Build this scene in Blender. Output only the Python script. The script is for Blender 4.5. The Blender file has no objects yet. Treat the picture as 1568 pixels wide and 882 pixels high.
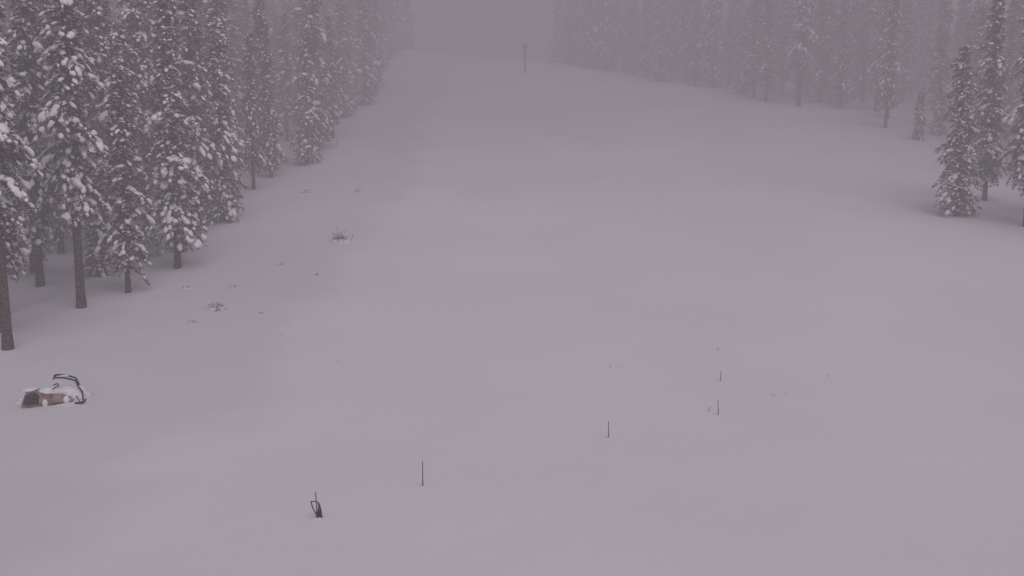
import bpy, math, random
import numpy as np
from mathutils import Vector, noise, Matrix

scene = bpy.context.scene
scene.view_settings.view_transform = 'Standard'
scene.view_settings.look = 'None'
scene.view_settings.exposure = 0
random.seed(7)

# ------------------------------------------------------------ materials
def new_mat(name):
    m = bpy.data.materials.new(name); m.use_nodes = True
    nt = m.node_tree
    return m, nt, nt.nodes['Principled BSDF']

def noisy_mat(name, c1, c2, scale=5, rough=.8, bump=0.0, bscale=None, detail=2, spec=0.0):
    m, nt, b = new_mat(name)
    tc = nt.nodes.new('ShaderNodeTexCoord')
    n = nt.nodes.new('ShaderNodeTexNoise'); n.inputs['Scale'].default_value = scale
    n.inputs['Detail'].default_value = detail
    r = nt.nodes.new('ShaderNodeValToRGB')
    r.color_ramp.elements[0].position = .35; r.color_ramp.elements[1].position = .65
    r.color_ramp.elements[0].color = (*c1, 1); r.color_ramp.elements[1].color = (*c2, 1)
    nt.links.new(tc.outputs['Object'], n.inputs['Vector'])
    nt.links.new(n.outputs['Fac'], r.inputs['Fac'])
    nt.links.new(r.outputs['Color'], b.inputs['Base Color'])
    b.inputs['Roughness'].default_value = rough
    b.inputs['Specular IOR Level'].default_value = spec
    if bump:
        n2 = nt.nodes.new('ShaderNodeTexNoise'); n2.inputs['Scale'].default_value = bscale or scale
        n2.inputs['Detail'].default_value = 4
        bp = nt.nodes.new('ShaderNodeBump'); bp.inputs['Strength'].default_value = bump
        bp.inputs['Distance'].default_value = .05
        nt.links.new(tc.outputs['Object'], n2.inputs['Vector'])
        nt.links.new(n2.outputs['Fac'], bp.inputs['Height'])
        nt.links.new(bp.outputs['Normal'], b.inputs['Normal'])
    return m

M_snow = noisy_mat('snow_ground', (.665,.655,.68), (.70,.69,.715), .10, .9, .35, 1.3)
# snow along the left tree line is a touch greyer than the open run
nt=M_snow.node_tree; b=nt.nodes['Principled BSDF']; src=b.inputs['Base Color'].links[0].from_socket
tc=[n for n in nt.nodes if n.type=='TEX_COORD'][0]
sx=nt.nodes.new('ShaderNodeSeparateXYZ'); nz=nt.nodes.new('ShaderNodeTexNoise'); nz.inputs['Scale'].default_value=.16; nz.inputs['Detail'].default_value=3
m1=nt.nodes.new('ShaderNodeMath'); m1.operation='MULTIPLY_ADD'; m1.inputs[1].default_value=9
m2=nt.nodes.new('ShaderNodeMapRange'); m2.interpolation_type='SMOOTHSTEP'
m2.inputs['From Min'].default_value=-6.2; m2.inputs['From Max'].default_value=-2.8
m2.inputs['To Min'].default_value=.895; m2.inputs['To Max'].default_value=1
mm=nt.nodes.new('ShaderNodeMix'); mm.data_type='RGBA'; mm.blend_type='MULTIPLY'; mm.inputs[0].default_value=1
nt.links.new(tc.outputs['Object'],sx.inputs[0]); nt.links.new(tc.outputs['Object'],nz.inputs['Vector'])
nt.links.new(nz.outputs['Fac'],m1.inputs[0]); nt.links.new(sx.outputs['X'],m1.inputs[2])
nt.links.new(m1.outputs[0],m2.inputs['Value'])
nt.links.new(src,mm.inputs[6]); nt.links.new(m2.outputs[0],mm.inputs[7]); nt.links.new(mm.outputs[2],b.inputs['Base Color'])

M_tsnow = noisy_mat('snow_on_branches', (.78,.78,.79), (.88,.88,.89), 3, .9)
M_needle = noisy_mat('conifer_needles', (.036,.028,.022), (.095,.072,.056), 4, .8)
M_rime = noisy_mat('rimed_needles', (.22,.19,.18), (.52,.48,.47), 5, .9)
M_bark = noisy_mat('conifer_bark', (.04,.028,.023), (.12,.085,.07), 9, .9)
M_black = noisy_mat('black_plastic', (.010,.010,.012), (.028,.026,.026), 8, .5, spec=.3)
M_tan = noisy_mat('tan_bodywork', (.13,.09,.07), (.36,.25,.21), 3, .6)
M_red = noisy_mat('red_fabric', (.10,.02,.03), (.24,.03,.04), 9, .8)
M_bamboo = noisy_mat('weathered_bamboo', (.04,.032,.03), (.09,.075,.07), 10, .8)
M_post = noisy_mat('weathered_post', (.03,.026,.026), (.08,.07,.065), 6, .8)

# ------------------------------------------------------------ terrain
KY = [-400,-60,0,20,30,40,60,80,95,110,130,150,162,180,200,260,400,1500]
KZ = [-10,-1.5,0,.1,.5,1.4,4.1,7.6,10.8,14.6,20,24.6,27,28.3,27.6,18,-5,-60]
yy = np.linspace(-400,1500,3801)
gz = np.interp(yy,KY,KZ)
ker = np.exp(-np.linspace(-2.2,2.2,23)**2); ker/=ker.sum()
gs = np.convolve(np.pad(gz,11,mode='edge'),ker,mode='valid')
def sm(a,b,x):
    t=min(1,max(0,(x-a)/(b-a))); return t*t*(3-2*t)
def ground(x,y):
    z = float(np.interp(y,yy,gs))
    z += -0.085*max(-40,min(60,x+8))*sm(105,165,y)
    left = 1-sm(-20,-8,x)
    z += .28*noise.noise(Vector((x*.05,y*.045,3.1)))
    z += (.03+.16*left*sm(25,40,y))*noise.noise(Vector((x*.22,y*.22,7.7)))
    z += (.006+.05*left*sm(25,40,y))*noise.noise(Vector((x*.9,y*.9,1.7)))
    return z

def axis(fine0,fine1,step,far):
    a=list(np.arange(fine0,fine1+.001,step))
    s=step; v=fine1
    while v<far[1]:
        s*=1.18; v+=s; a.append(v)
    s=step; v=fine0
    while v>far[0]:
        s*=1.18; v-=s; a.insert(0,v)
    return a
xs=axis(-48,60,.5,(-700,700)); ys=axis(8,190,.5,(-300,1200))
verts=[(x,y,ground(x,y)) for y in ys for x in xs]
nx=len(xs)
faces=[(j*nx+i,j*nx+i+1,(j+1)*nx+i+1,(j+1)*nx+i) for j in range(len(ys)-1) for i in range(nx-1)]
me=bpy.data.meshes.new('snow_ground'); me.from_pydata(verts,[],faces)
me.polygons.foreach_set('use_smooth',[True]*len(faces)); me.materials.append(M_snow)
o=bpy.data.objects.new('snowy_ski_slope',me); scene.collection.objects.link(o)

# ------------------------------------------------------------ trees
import bmesh
def ico(sub):
    bm=bmesh.new(); bmesh.ops.create_icosphere(bm,subdivisions=sub,radius=1)
    bm.verts.ensure_lookup_table()
    r=(np.array([v.co[:] for v in bm.verts]),np.array([[v.index for v in f.verts] for f in bm.faces]))
    bm.free(); return r
ICO={1:ico(1),2:ico(2)}
def unit(v): return v/ (np.linalg.norm(v,axis=-1,keepdims=True)+1e-9)

def tri_mesh(name,V,F,MI,SM,mats):
    me=bpy.data.meshes.new(name)
    me.vertices.add(len(V));me.vertices.foreach_set('co',V.ravel())
    me.loops.add(len(F)*3);me.loops.foreach_set('vertex_index',F.ravel().astype(np.int32))
    me.polygons.add(len(F));me.polygons.foreach_set('loop_start',np.arange(len(F))*3)
    me.polygons.foreach_set('loop_total',np.full(len(F),3))
    for m in mats: me.materials.append(m)
    me.polygons.foreach_set('material_index',MI.astype(np.int32))
    me.polygons.foreach_set('use_smooth',SM.astype(bool))
    me.update(calc_edges=True); me.validate()
    return me

def make_tree(name,seed,H,R,base,snow=1.0,dens=19,lod=0):
    r=np.random.default_rng(seed)
    V=[];F3=[];MI=[];off=0;SM=[]
    IV,IF=ICO[1 if lod else 2]
    def add(v,f,mi,sm_):
        nonlocal off
        V.append(v);F3.append(f+off);MI.append(np.full(len(f),mi));SM.append(np.full(len(f),sm_));off+=len(v)
    ns=14;k=8
    bend=r.normal(0,.012*H/10,2)
    def tp(z):
        t=z/H; return np.array([bend[0]*math.sin(t*2.6)*2,bend[1]*math.sin(t*2.1)*2,z])
    rings=[]
    for i in range(ns+1):
        z=-.5+(H+.5)*i/ns; t=max(0,z)/H
        rad=.0115*H*(1-t)**.8+.015
        if i==0: rad*=1.3
        c=tp(z); a=np.arange(k)/k*2*math.pi
        rings.append(np.stack([c[0]+rad*np.cos(a),c[1]+rad*np.sin(a),np.full(k,z)],1))
    tv=np.concatenate(rings);tf=[]
    for i in range(ns):
        for j in range(k):
            a=i*k+j;b=i*k+(j+1)%k;c=a+k;d=b+k
            tf+= [(a,b,d),(a,d,c)]
    add(tv,np.array(tf),0,True)
    if lod: dens=dens*.62
    nb=int(H*(1-base)*dens)
    zb=base*H
    lc=[];lx=[];ly=[];lz=[]
    nP=[];nD=[];nL=[];nW=[];nM=[]
    sector=r.uniform(.65,1.1,12)
    nd=int(zb*3)
    for b in range(nb+nd):
        dead=b>=nb
        if dead:
            t=0; z0=r.uniform(.25,1)*zb
        else:
            t=((b+r.random())/nb); z0=zb+t*(H-zb)
        az=r.uniform(0,2*math.pi)
        prof=(1-t)**.62*min(1,.5+t*3.5)
        zmod=.80+.32*math.sin(z0*2.3+seed*3+az)
        L=min(R*prof*r.uniform(.4,1.12)*sector[int(az/(2*math.pi)*12)%12]*zmod,R*.92)+.18
        if dead: L=r.uniform(.25,.8)
        d=np.array([math.cos(az),math.sin(az),0]); side=np.array([-d[1],d[0],0])
        a_=(-.15+.75*t)+r.normal(0,.12); b_=.5+r.uniform(0,.4)
        p0=tp(z0)
        def P(s): return p0+d*L*s*(1-.12*s)+np.array([0,0,L*(a_*s-b_*s*s)])
        pts=np.array([P(s) for s in (0,.35,.7,1)])
        tv=[];w=.012+.010*L
        for i,p in enumerate(pts):
            ww=w*(1-i*.28)
            tv+=[p+side*ww,p-side*ww,p+np.array([0,0,-ww*1.4])]
        tf=[]
        for i in range(3):
            for j in range(3):
                a=i*3+j;bb=i*3+(j+1)%3
                tf+=[(a,bb,bb+3),(a,bb+3,a+3)]
        add(np.array(tv),np.array(tf),0,True)
        if dead: continue
        n=int(L/(.04 if lod else .020))+(8 if lod else 14)
        s=r.uniform(.12,1.05,n)
        base_p=p0+np.outer(s*(1-.12*s)*L,d); base_p[:,2]+=L*(a_*s-b_*s*s)
        spread=(.13+.30*np.sin(np.clip(s,0,1)*2.6))*min(1,L*.8+.25)
        sd=r.choice([-1,1],n)
        offs=r.uniform(0,1,n)*spread*sd
        base_p+=np.outer(offs,side); base_p[:,2]-=np.abs(offs)*.35+r.uniform(0,.12,n)
        dirs=unit(np.outer(r.uniform(.2,1,n),d)+np.outer(sd*r.uniform(.1,1,n),side)+np.outer(r.uniform(-.9,.15,n),[0,0,1]))
        q_=1.45 if lod else 1
        nP.append(base_p);nD.append(dirs);nL.append(r.uniform(.12,.30,n)*q_);nW.append(r.uniform(.025,.06,n)*q_)
        nM.append(np.where(r.random(n)<.46*snow,2,1))
        m=max(1,int(L/(.26 if lod else .15)))
        for q in range(m):
            if r.random()>.78*snow: continue
            s_=(.22+.82*(q+r.random())/m)
            dz=a_-2*b_*s_
            ax=unit(d+np.array([0,0,dz*.9])); up=unit(np.cross(ax,side))
            if up[2]<0: up=-up
            sz=r.uniform(.045,.125)*(.7+.35*min(L,2))*(1.35 if lod else 1)
            if r.random()<.12: sz*=1.5
            off_=r.normal(0,.35)*.55*min(1,L)
            c=P(min(s_,1.02))+side*off_+up*sz*.25+np.array([0,0,-abs(off_)*.3])
            rot=r.normal(0,.4); sx=unit(side*math.cos(rot)+ax*math.sin(rot)*.5)
            lc.append(c);lx.append(ax*sz*r.uniform(.9,1.6));ly.append(sx*sz*r.uniform(.7,1.2));lz.append(up*sz*r.uniform(.4,.8))
    P_=np.concatenate(nP);D=np.concatenate(nD);L_=np.concatenate(nL)[:,None];W=np.concatenate(nW)[:,None];M_=np.concatenate(nM)
    n=len(P_)
    rd=unit(r.normal(size=(n,3))); sdv=unit(np.cross(D,rd))
    v=np.stack([P_-sdv*W,P_+sdv*W,P_+D*L_],1).reshape(-1,3)
    f=np.arange(n*3).reshape(-1,3)
    V.append(v);F3.append(f+off);MI.append(M_);SM.append(np.zeros(n,bool));off+=len(v)
    lc=np.array(lc);lx=np.array(lx);ly=np.array(ly);lz=np.array(lz)
    nl=len(lc)
    jit=1+r.uniform(-.32,.32,(nl,len(IV),1))
    iv=IV[None]*jit
    v=lc[:,None]+iv[:,:,0:1]*lx[:,None]+iv[:,:,1:2]*ly[:,None]+iv[:,:,2:3]*lz[:,None]
    f=(IF[None]+(np.arange(nl)*len(IV))[:,None,None]).reshape(-1,3)
    add(v.reshape(-1,3),f,3,True)
    return tri_mesh(name,np.concatenate(V),np.concatenate(F3),np.concatenate(MI),np.concatenate(SM),(M_bark,M_needle,M_rime,M_tsnow))

VAR=[
 (make_tree('pine_a',1,18,2.2,.26),18),
 (make_tree('pine_b',2,11,1.6,.13),11),
 (make_tree('pine_c',3,14.5,2.2,.12),14.5),
 (make_tree('pine_d',4,16,2.0,.18,.9),16),
 (make_tree('pine_e',5,12.5,2.35,.04,1.15),12.5),
 (make_tree('pine_f',6,6,1.2,.06),6),
 (make_tree('pine_far_a',11,18,2.3,.22,lod=1),18),
 (make_tree('pine_far_b',12,15,2.2,.08,lod=1),15),
 (make_tree('pine_far_c',13,16,2.0,.14,.9,lod=1),16),
 (make_tree('pine_far_d',14,12.5,2.1,.04,1.1,lod=1),12.5),
 (make_tree('pine_far_e',15,14,1.6,.30,.8,lod=1),14),
]
def put(mesh_i,x,y,H,parent=None):
    me,h0=VAR[mesh_i]
    ob=bpy.data.objects.new('snowy_pine_tree' if parent is None else 'forest_pine',me)
    scene.collection.objects.link(ob)
    s=H/h0
    ob.scale=(s*random.uniform(.88,1.12),s*random.uniform(.88,1.12),s)
    ob.rotation_euler=(random.gauss(0,.014),random.gauss(0,.014),random.uniform(0,6.28))
    ob.location=(x,y,ground(x,y))
    if parent: ob.parent=parent
    return ob

NEAR=[(0,-19.8,34.2,17),(3,-21.4,36.5,15),(0,-19.9,40.5,19),(1,-18.7,42.8,10.8),(2,-18,47.5,14.6),
 (3,-23.6,44,17),(4,-21.5,50,13),(1,-19.0,51,9),(2,-26,51,15),(4,-19.6,60,13),(3,-21.2,66,16),(0,-24,58,19),(5,-21.6,46,5),
 (4,30.5,61,11.4),(3,33.6,58,17),(2,35,66,15),(1,37.5,62,12),(5,42,93,5),(0,35.5,112,19),(3,41,99,15)]
for i,x,y,h in NEAR: put(i,x,y,h)

forest=bpy.data.objects.new('distant_forest',None); scene.collection.objects.link(forest)
pts=[(a[1],a[2]) for a in NEAR]
def rb(y):
    return float(np.interp(y,[50,58,70,80,95,115,140,160,175,220],[36,37,46,47,46,34,22,8.5,8,10]))
def try_pt(x,y,dmin):
    for (a,b) in pts:
        if (a-x)**2+(b-y)**2<dmin*dmin: return False
    pts.append((x,y)); return True
n=0
for k in range(9000):
    edge=False
    if random.random()<.5:
        y=random.uniform(37,178); dd=random.random()**1.3*30
        x=-20.5+1.9*sm(55,80,y)-dd+.9*math.sin(y*.23); edge=dd<3
        if x<-.58*y-7: continue
        if y>150: x-= (y-150)*.08
    else:
        y=random.uniform(52,190); dd=random.random()**1.2*42; x=rb(y)+dd+1.2*math.sin(y*.31); edge=dd<3
        if x>.58*y+7: continue
    if not try_pt(x,y,2.6): continue
    h=random.uniform(11,19)
    if edge: h*=random.uniform(.7,1)
    if y<62: m=random.choice([0,1,2,2,3,3,4])
    else: m=random.choice([7,8,9,9]) if edge else random.choice([6,7,8,8,9,10])
    put(m,x,y,h,forest); n+=1
    if n>520: break

# ------------------------------------------------------------ helpers for objects
def tube(name,pts,rad,mat,parent=None,loc=None,sides=8):
    pts=[Vector(p) for p in pts]; bm=bmesh.new(); rings=[]
    for i,p in enumerate(pts):
        t=(pts[min(i+1,len(pts)-1)]-pts[max(i-1,0)]).normalized()
        ref=Vector((0,1,0)) if abs(t.y)<.9 else Vector((1,0,0))
        a=(ref-t*ref.dot(t)).normalized(); b=t.cross(a)
        rr=rad[i] if isinstance(rad,(list,tuple)) else rad
        rings.append([bm.verts.new(p+(a*math.cos(q/sides*2*math.pi)+b*math.sin(q/sides*2*math.pi))*rr) for q in range(sides)])
    for i in range(len(rings)-1):
        for j in range(sides):
            bm.faces.new((rings[i][j],rings[i][(j+1)%sides],rings[i+1][(j+1)%sides],rings[i+1][j]))
    bm.faces.new(rings[0][::-1]); bm.faces.new(rings[-1])
    me=bpy.data.meshes.new(name); bm.to_mesh(me); bm.free(); me.materials.append(mat)
    for p in me.polygons: p.use_smooth=True
    ob=bpy.data.objects.new(name,me); scene.collection.objects.link(ob)
    if parent: ob.parent=parent
    if loc: ob.location=loc
    return ob

def extrude_profile(name,prof,y0,y1,mat,parent,bevel=.03):
    bm=bmesh.new()
    a=[bm.verts.new((x,y0,z)) for x,z in prof]; b=[bm.verts.new((x,y1,z)) for x,z in prof]
    bm.faces.new(a); bm.faces.new(b[::-1]); n=len(prof)
    for i in range(n): bm.faces.new((a[i],b[i],b[(i+1)%n],a[(i+1)%n]))
    bmesh.ops.recalc_face_normals(bm,faces=bm.faces)
    bmesh.ops.bevel(bm,geom=bm.edges[:],offset=bevel,segments=3,affect='EDGES',profile=.5)
    me=bpy.data.meshes.new(name); bm.to_mesh(me); bm.free(); me.materials.append(mat)
    for p in me.polygons: p.use_smooth=True
    ob=bpy.data.objects.new(name,me); scene.collection.objects.link(ob); ob.parent=parent
    return ob

def snow_lumps(name,blobs,parent,mat=M_tsnow,seed=0,amp=.22):
    bm=bmesh.new()
    for i,(c,s) in enumerate(blobs):
        r=bmesh.ops.create_icosphere(bm,subdivisions=4,radius=1)
        for v in r['verts']:
            k=1+amp*noise.noise(v.co*1.6+Vector((i*7.1+seed,0,0)))+amp*.4*noise.noise(v.co*5+Vector((i*3.3,seed,0)))
            v.co=Vector((v.co.x*s[0]*k+c[0],v.co.y*s[1]*k+c[1],v.co.z*s[2]*k+c[2]))
    me=bpy.data.meshes.new(name); bm.to_mesh(me); bm.free(); me.materials.append(mat)
    for p in me.polygons: p.use_smooth=True
    ob=bpy.data.objects.new(name,me); scene.collection.objects.link(ob)
    if parent: ob.parent=parent
    return ob
def empty(name,x,y,rz=0,dz=0):
    e=bpy.data.objects.new(name,None); scene.collection.objects.link(e)
    e.location=(x,y,ground(x,y)+dz); e.rotation_euler=(0,0,rz); return e

M_drift = noisy_mat('drifted_snow', (.63,.62,.645), (.68,.67,.70), 1.5, .9)
M_csnow = noisy_mat('settled_snow', (.70,.70,.72), (.80,.795,.81), 3, .9)

# ------------------------------------------------------------ snow-buried snowmobile
sn=empty('snowmobile',-14.9,28.1,math.radians(24),-.04); sn.scale=(.78,.8,.92)
extrude_profile('hull',[(-1.15,-.1),(-1.18,.18),(-1.0,.52),(-.62,.60),(-.42,.48),(.25,.40),(.62,.30),(.78,.05),(.8,-.1)],-.38,.34,M_tan,sn,.05)
extrude_profile('engine_cover',[(-1.10,.16),(-1.0,.49),(-.66,.56),(-.50,.42),(-.56,.10)],-.41,-.34,M_black,sn,.02)
extrude_profile('seat',[(-.35,.38),(-.30,.54),(.1,.52),(.5,.44),(.58,.3)],-.18,.18,M_black,sn,.03)
extrude_profile('track_tunnel',[(-.1,-.1),(0,.12),(.7,.10),(.9,-.1)],-.43,-.36,M_black,sn,.02)
for k,yo in enumerate((-.26,.26)):
    tube('windshield_frame_%d'%(k+1),[(.02,yo,.93),(.10,yo,.99),(.42,yo,.96),(.74,yo,.86),(.86,yo,.80),(.95,yo,.58),(1.08,yo,.40),(1.10,yo,.05)],.034,M_black,sn)
tube('crossbar_1',[(.10,-.26,.99),(.10,.26,.99)],.028,M_black,sn)
tube('crossbar_2',[(.86,-.26,.80),(.86,.26,.80)],.035,M_black,sn)
tube('handlebar',[(-.02,-.36,.60),(.12,-.30,.66),(.2,0,.68),(.12,.30,.66),(-.02,.36,.60)],.022,M_black,sn)
tube('steering_column',[(.2,0,.68),(.05,0,.36)],.025,M_black,sn)
tube('ski',[(.78,-.62,.06),(1.0,-.62,.07),(1.14,-.62,.11),(1.24,-.62,.19)],[.05,.055,.05,.02],M_black,sn)
tube('ski_strut',[(1.0,-.62,.07),(.85,-.34,.28)],.02,M_black,sn)
snow_lumps('snow_cover',[((-.12,.02,.46),(.50,.33,.15)),((.45,.02,.34),(.5,.34,.26)),((-.85,.12,.56),(.30,.28,.07)),
   ((.80,.05,.25),(.40,.38,.32)),((.0,.60,.0),(1.4,.6,.34)),((.48,-.34,.18),(.13,.12,.15)),((-.32,-.37,.12),(.10,.08,.16)),((.40,0,.97),(.20,.18,.03))],sn,M_csnow)
snow_lumps('snow_drift',[((-.2,-.25,-.12),(1.5,.50,.15)),((.6,.1,-.10),(1.1,1.0,.22))],sn,M_drift,5,.12)

# ------------------------------------------------------------ small marker flag
mf=empty('marker_flag',-4.42,19.2,0,0)
tube('pole',[(-.01,0,-.3),(0,0,.2),(-.015,0,.62)],[.014,.013,.010],M_bamboo,mf)
bm=bmesh.new(); NXF,NZF=8,10; g={}
for j in range(NZF+1):
    t=j/NZF
    for i in range(NXF+1):
        u=i/NXF
        g[i,j]=bm.verts.new((.012+u*(.03+.13*t)+.02*math.sin(t*5),.035*math.sin(u*9+t*3)*u,.40-.40*t-.04*u))
for j in range(NZF):
    for i in range(NXF): bm.faces.new((g[i,j],g[i+1,j],g[i+1,j+1],g[i,j+1]))
me=bpy.data.meshes.new('flag_cloth'); bm.to_mesh(me); bm.free(); me.materials.append(M_black); me.materials.append(M_red)
for p in me.polygons: p.use_smooth=True; p.material_index=1 if (p.center.x>.06 and p.center.z<.3 and p.center.z>.05) else 0
fo=bpy.data.objects.new('flag_cloth',me); scene.collection.objects.link(fo); fo.parent=mf
md=fo.modifiers.new('s','SOLIDIFY'); md.thickness=.012
tube('loose_strap',[(-.13,0,.39),(-.06,-.01,.40),(0,0,.38)],.012,M_black,mf)
tube('brace',[(-.13,0,.39),(-.08,-.01,.22),(-.01,0,.08)],.014,M_black,mf)
snow_lumps('snow_collar',[((.03,0,-.02),(.22,.16,.04))],mf,M_drift,3)

# ------------------------------------------------------------ thin marker poles
for i,(x,y,h,ln) in enumerate([(-2.2,21.0,.64,.0),(2.75,24.4,.50,-.02),(6.3,26.3,.50,-.03),(7.2,29.9,.36,.0),(6.1,26.7,.14,.02)]):
    e=empty('marker_pole',x,y)
    tube('cane',[(0,0,-.4),(ln*.3,0,h*.4),(ln,0,h)],[.016,.014,.011],M_bamboo,e)
    tube('plastered_snow',[(-.018,.0,.0),(ln*.3-.017,.0,h*.4),(ln-.014,.0,h*.98)],[.014,.010,.008],M_tsnow,e)
    snow_lumps('snow_collar',[((0,0,-.01),(.09,.08,.025))],e,M_drift,i)

# ------------------------------------------------------------ sign post near the crest
e=empty('trail_sign_post',2.0,140)
tube('post',[(0,0,-.5),(0,0,2.2),(0,0,4.6)],[.15,.13,.11],M_post,e)
extrude_profile('sign_board',[(-.40,3.6),(-.40,4.2),(.40,4.2),(.40,3.6)],-.16,-.10,M_post,e,.01)
snow_lumps('snow_cap',[((0,-.02,4.62),(.24,.2,.14)),((0,-.13,4.22),(.40,.08,.07))],e)

# ------------------------------------------------------------ half-buried shrubs
def shrub(x,y,w,h,n,seed,name='snowy_shrub'):
    r=random.Random(seed); V=[];F=[];MI=[]
    def twig(p,d,L,wd,mi):
        s=d.orthogonal().normalized(); s2=d.cross(s)
        b=len(V)
        for q in range(3):
            a=q*2.094; V.append(p+(s*math.cos(a)+s2*math.sin(a))*wd)
        V.append(p+d*L)
        for q in range(3): F.append((b+q,b+(q+1)%3,b+3)); MI.append(mi)
    for i in range(n):
        d=Vector((r.gauss(0,.6),r.gauss(0,.6),r.uniform(.3,1))).normalized()
        p=Vector((r.gauss(0,w*.22),r.gauss(0,w*.2),-.05)); L=h*r.uniform(.4,1.0)
        twig(p,d,L,.011,r.choice([0,0,2]))
        for k in range(7):
            t=r.uniform(.3,1); d2=(d+Vector((r.gauss(0,.7),r.gauss(0,.7),r.gauss(0,.5)))).normalized()
            twig(p+d*L*t,d2,h*r.uniform(.1,.25),.012,r.choice([0,1,2,2]))
    me=bpy.data.meshes.new(name); me.from_pydata(V,[],F)
    for m in (M_bark,M_needle,M_rime): me.materials.append(m)
    me.polygons.foreach_set('material_index',MI)
    e=empty(name,x,y); ob=bpy.data.objects.new('twigs',me); scene.collection.objects.link(ob); ob.parent=e
    bl=[((r.gauss(0,w*.3),r.gauss(0,w*.2),h*r.uniform(.05,.6)),(w*r.uniform(.10,.2),w*.15,h*r.uniform(.08,.15))) for _ in range(5)]
    bl.append(((0,.1,-.02),(w*.8,w*.7,h*.2)))
    snow_lumps('snow_clumps',bl,e,M_drift,seed)
for i,s in enumerate([(-10.4,53.5,.8,.95,34),(-13.5,40,.55,.5,26),(-13.3,39.6,.3,.25,7),(-13.9,38,.3,.2,6),(-11.3,39.3,.25,.15,5),(-13.8,43.7,.3,.25,5),
   (-10.2,46,.2,.2,5),(-12.5,48,.3,.3,5),(-16,69.8,.7,.4,9),(-12,69.8,.4,.4,7),(-16.1,43.5,.35,.3,5)]):
    shrub(*s,seed=20+i)

V=[];F=[];r=random.Random(3)
for (x,y) in [(7.9,33.5),(9.1,28.5),(8.6,28.2),(11.1,30.5),(3.7,31.5),(-6.5,32.5),(-9.5,36)]:
    for k in range(3):
        x1=x+r.gauss(0,.06); y1=y+r.gauss(0,.06); z=ground(x1,y1); b=len(V); dx=r.gauss(0,.04)
        V+= [(x1-.008,y1,z-.05),(x1+.008,y1,z-.05),(x1,y1+.012,z-.05),(x1+dx,y1,z+r.uniform(.06,.16))]
        F+= [(b,b+1,b+3),(b+1,b+2,b+3),(b+2,b,b+3)]
me=bpy.data.meshes.new('dry_grass_stems'); me.from_pydata(V,[],F); me.materials.append(M_bamboo)
scene.collection.objects.link(bpy.data.objects.new('dry_grass_stems',me))

# ------------------------------------------------------------ fog: thin near the camera, thicker cloud on the upper slope
def fogbox(y0,y1,top,D,col):
    bpy.ops.mesh.primitive_cube_add(size=1,location=(0,(y0+y1)/2,(top-70)/2))
    fog=bpy.context.object; fog.name='fog_bank'; fog.scale=(700,y1-y0,top+70)
    fm=bpy.data.materials.new('fog'); fm.use_nodes=True; nt=fm.node_tree; nt.nodes.clear()
    out=nt.nodes.new('ShaderNodeOutputMaterial'); va=nt.nodes.new('ShaderNodeVolumeAbsorption')
    em=nt.nodes.new('ShaderNodeEmission'); ad=nt.nodes.new('ShaderNodeAddShader')
    va.inputs['Density'].default_value=D; va.inputs['Color'].default_value=(0,0,0,1)
    em.inputs['Color'].default_value=(*col,1); em.inputs['Strength'].default_value=D  # added glow stands in for daylight scattered by the fog
    nt.links.new(va.outputs[0],ad.inputs[0]); nt.links.new(em.outputs[0],ad.inputs[1])
    nt.links.new(ad.outputs[0],out.inputs['Volume']); fog.data.materials.append(fm)
FC=(.258,.228,.262)
fogbox(-60,62,58,.0090,FC)
fogbox(62.003,86,58,.0125,FC)
fogbox(86.003,560,58,.0180,FC)

# ------------------------------------------------------------ light
w=bpy.data.worlds.new('World'); scene.world=w; w.use_nodes=True; nt=w.node_tree
bg=nt.nodes['Background']
sky=nt.nodes.new('ShaderNodeTexSky'); sky.sky_type='NISHITA'; sky.sun_disc=False
el,ro=math.radians(50),math.radians(150)
sky.sun_elevation=el; sky.sun_rotation=ro
hs=nt.nodes.new('ShaderNodeHueSaturation'); hs.inputs['Saturation'].default_value=.15
mx=nt.nodes.new('ShaderNodeMix'); mx.data_type='RGBA'; mx.blend_type='MULTIPLY'; mx.inputs[0].default_value=1
mx.inputs[7].default_value=(1,.88,1,1)
nt.links.new(sky.outputs[0],hs.inputs['Color']); nt.links.new(hs.outputs[0],mx.inputs[6]); nt.links.new(mx.outputs[2],bg.inputs['Color'])
bg.inputs['Strength'].default_value=.15
sl=bpy.data.lights.new('sun','SUN'); sl.energy=1.5; sl.angle=math.radians(60); sl.color=(1,.925,.98)
so=bpy.data.objects.new('sun',sl); scene.collection.objects.link(so)
sd=Vector((math.sin(ro)*math.cos(el),math.cos(ro)*math.cos(el),math.sin(el)))
so.rotation_euler=sd.to_track_quat('Z','Y').to_euler()

cam=bpy.data.cameras.new('camera'); cam.lens=31.2; cam.clip_end=3000
co=bpy.data.objects.new('camera',cam); scene.collection.objects.link(co)
co.location=(0,0,8); co.rotation_euler=(math.radians(82),0,0)
scene.camera=co
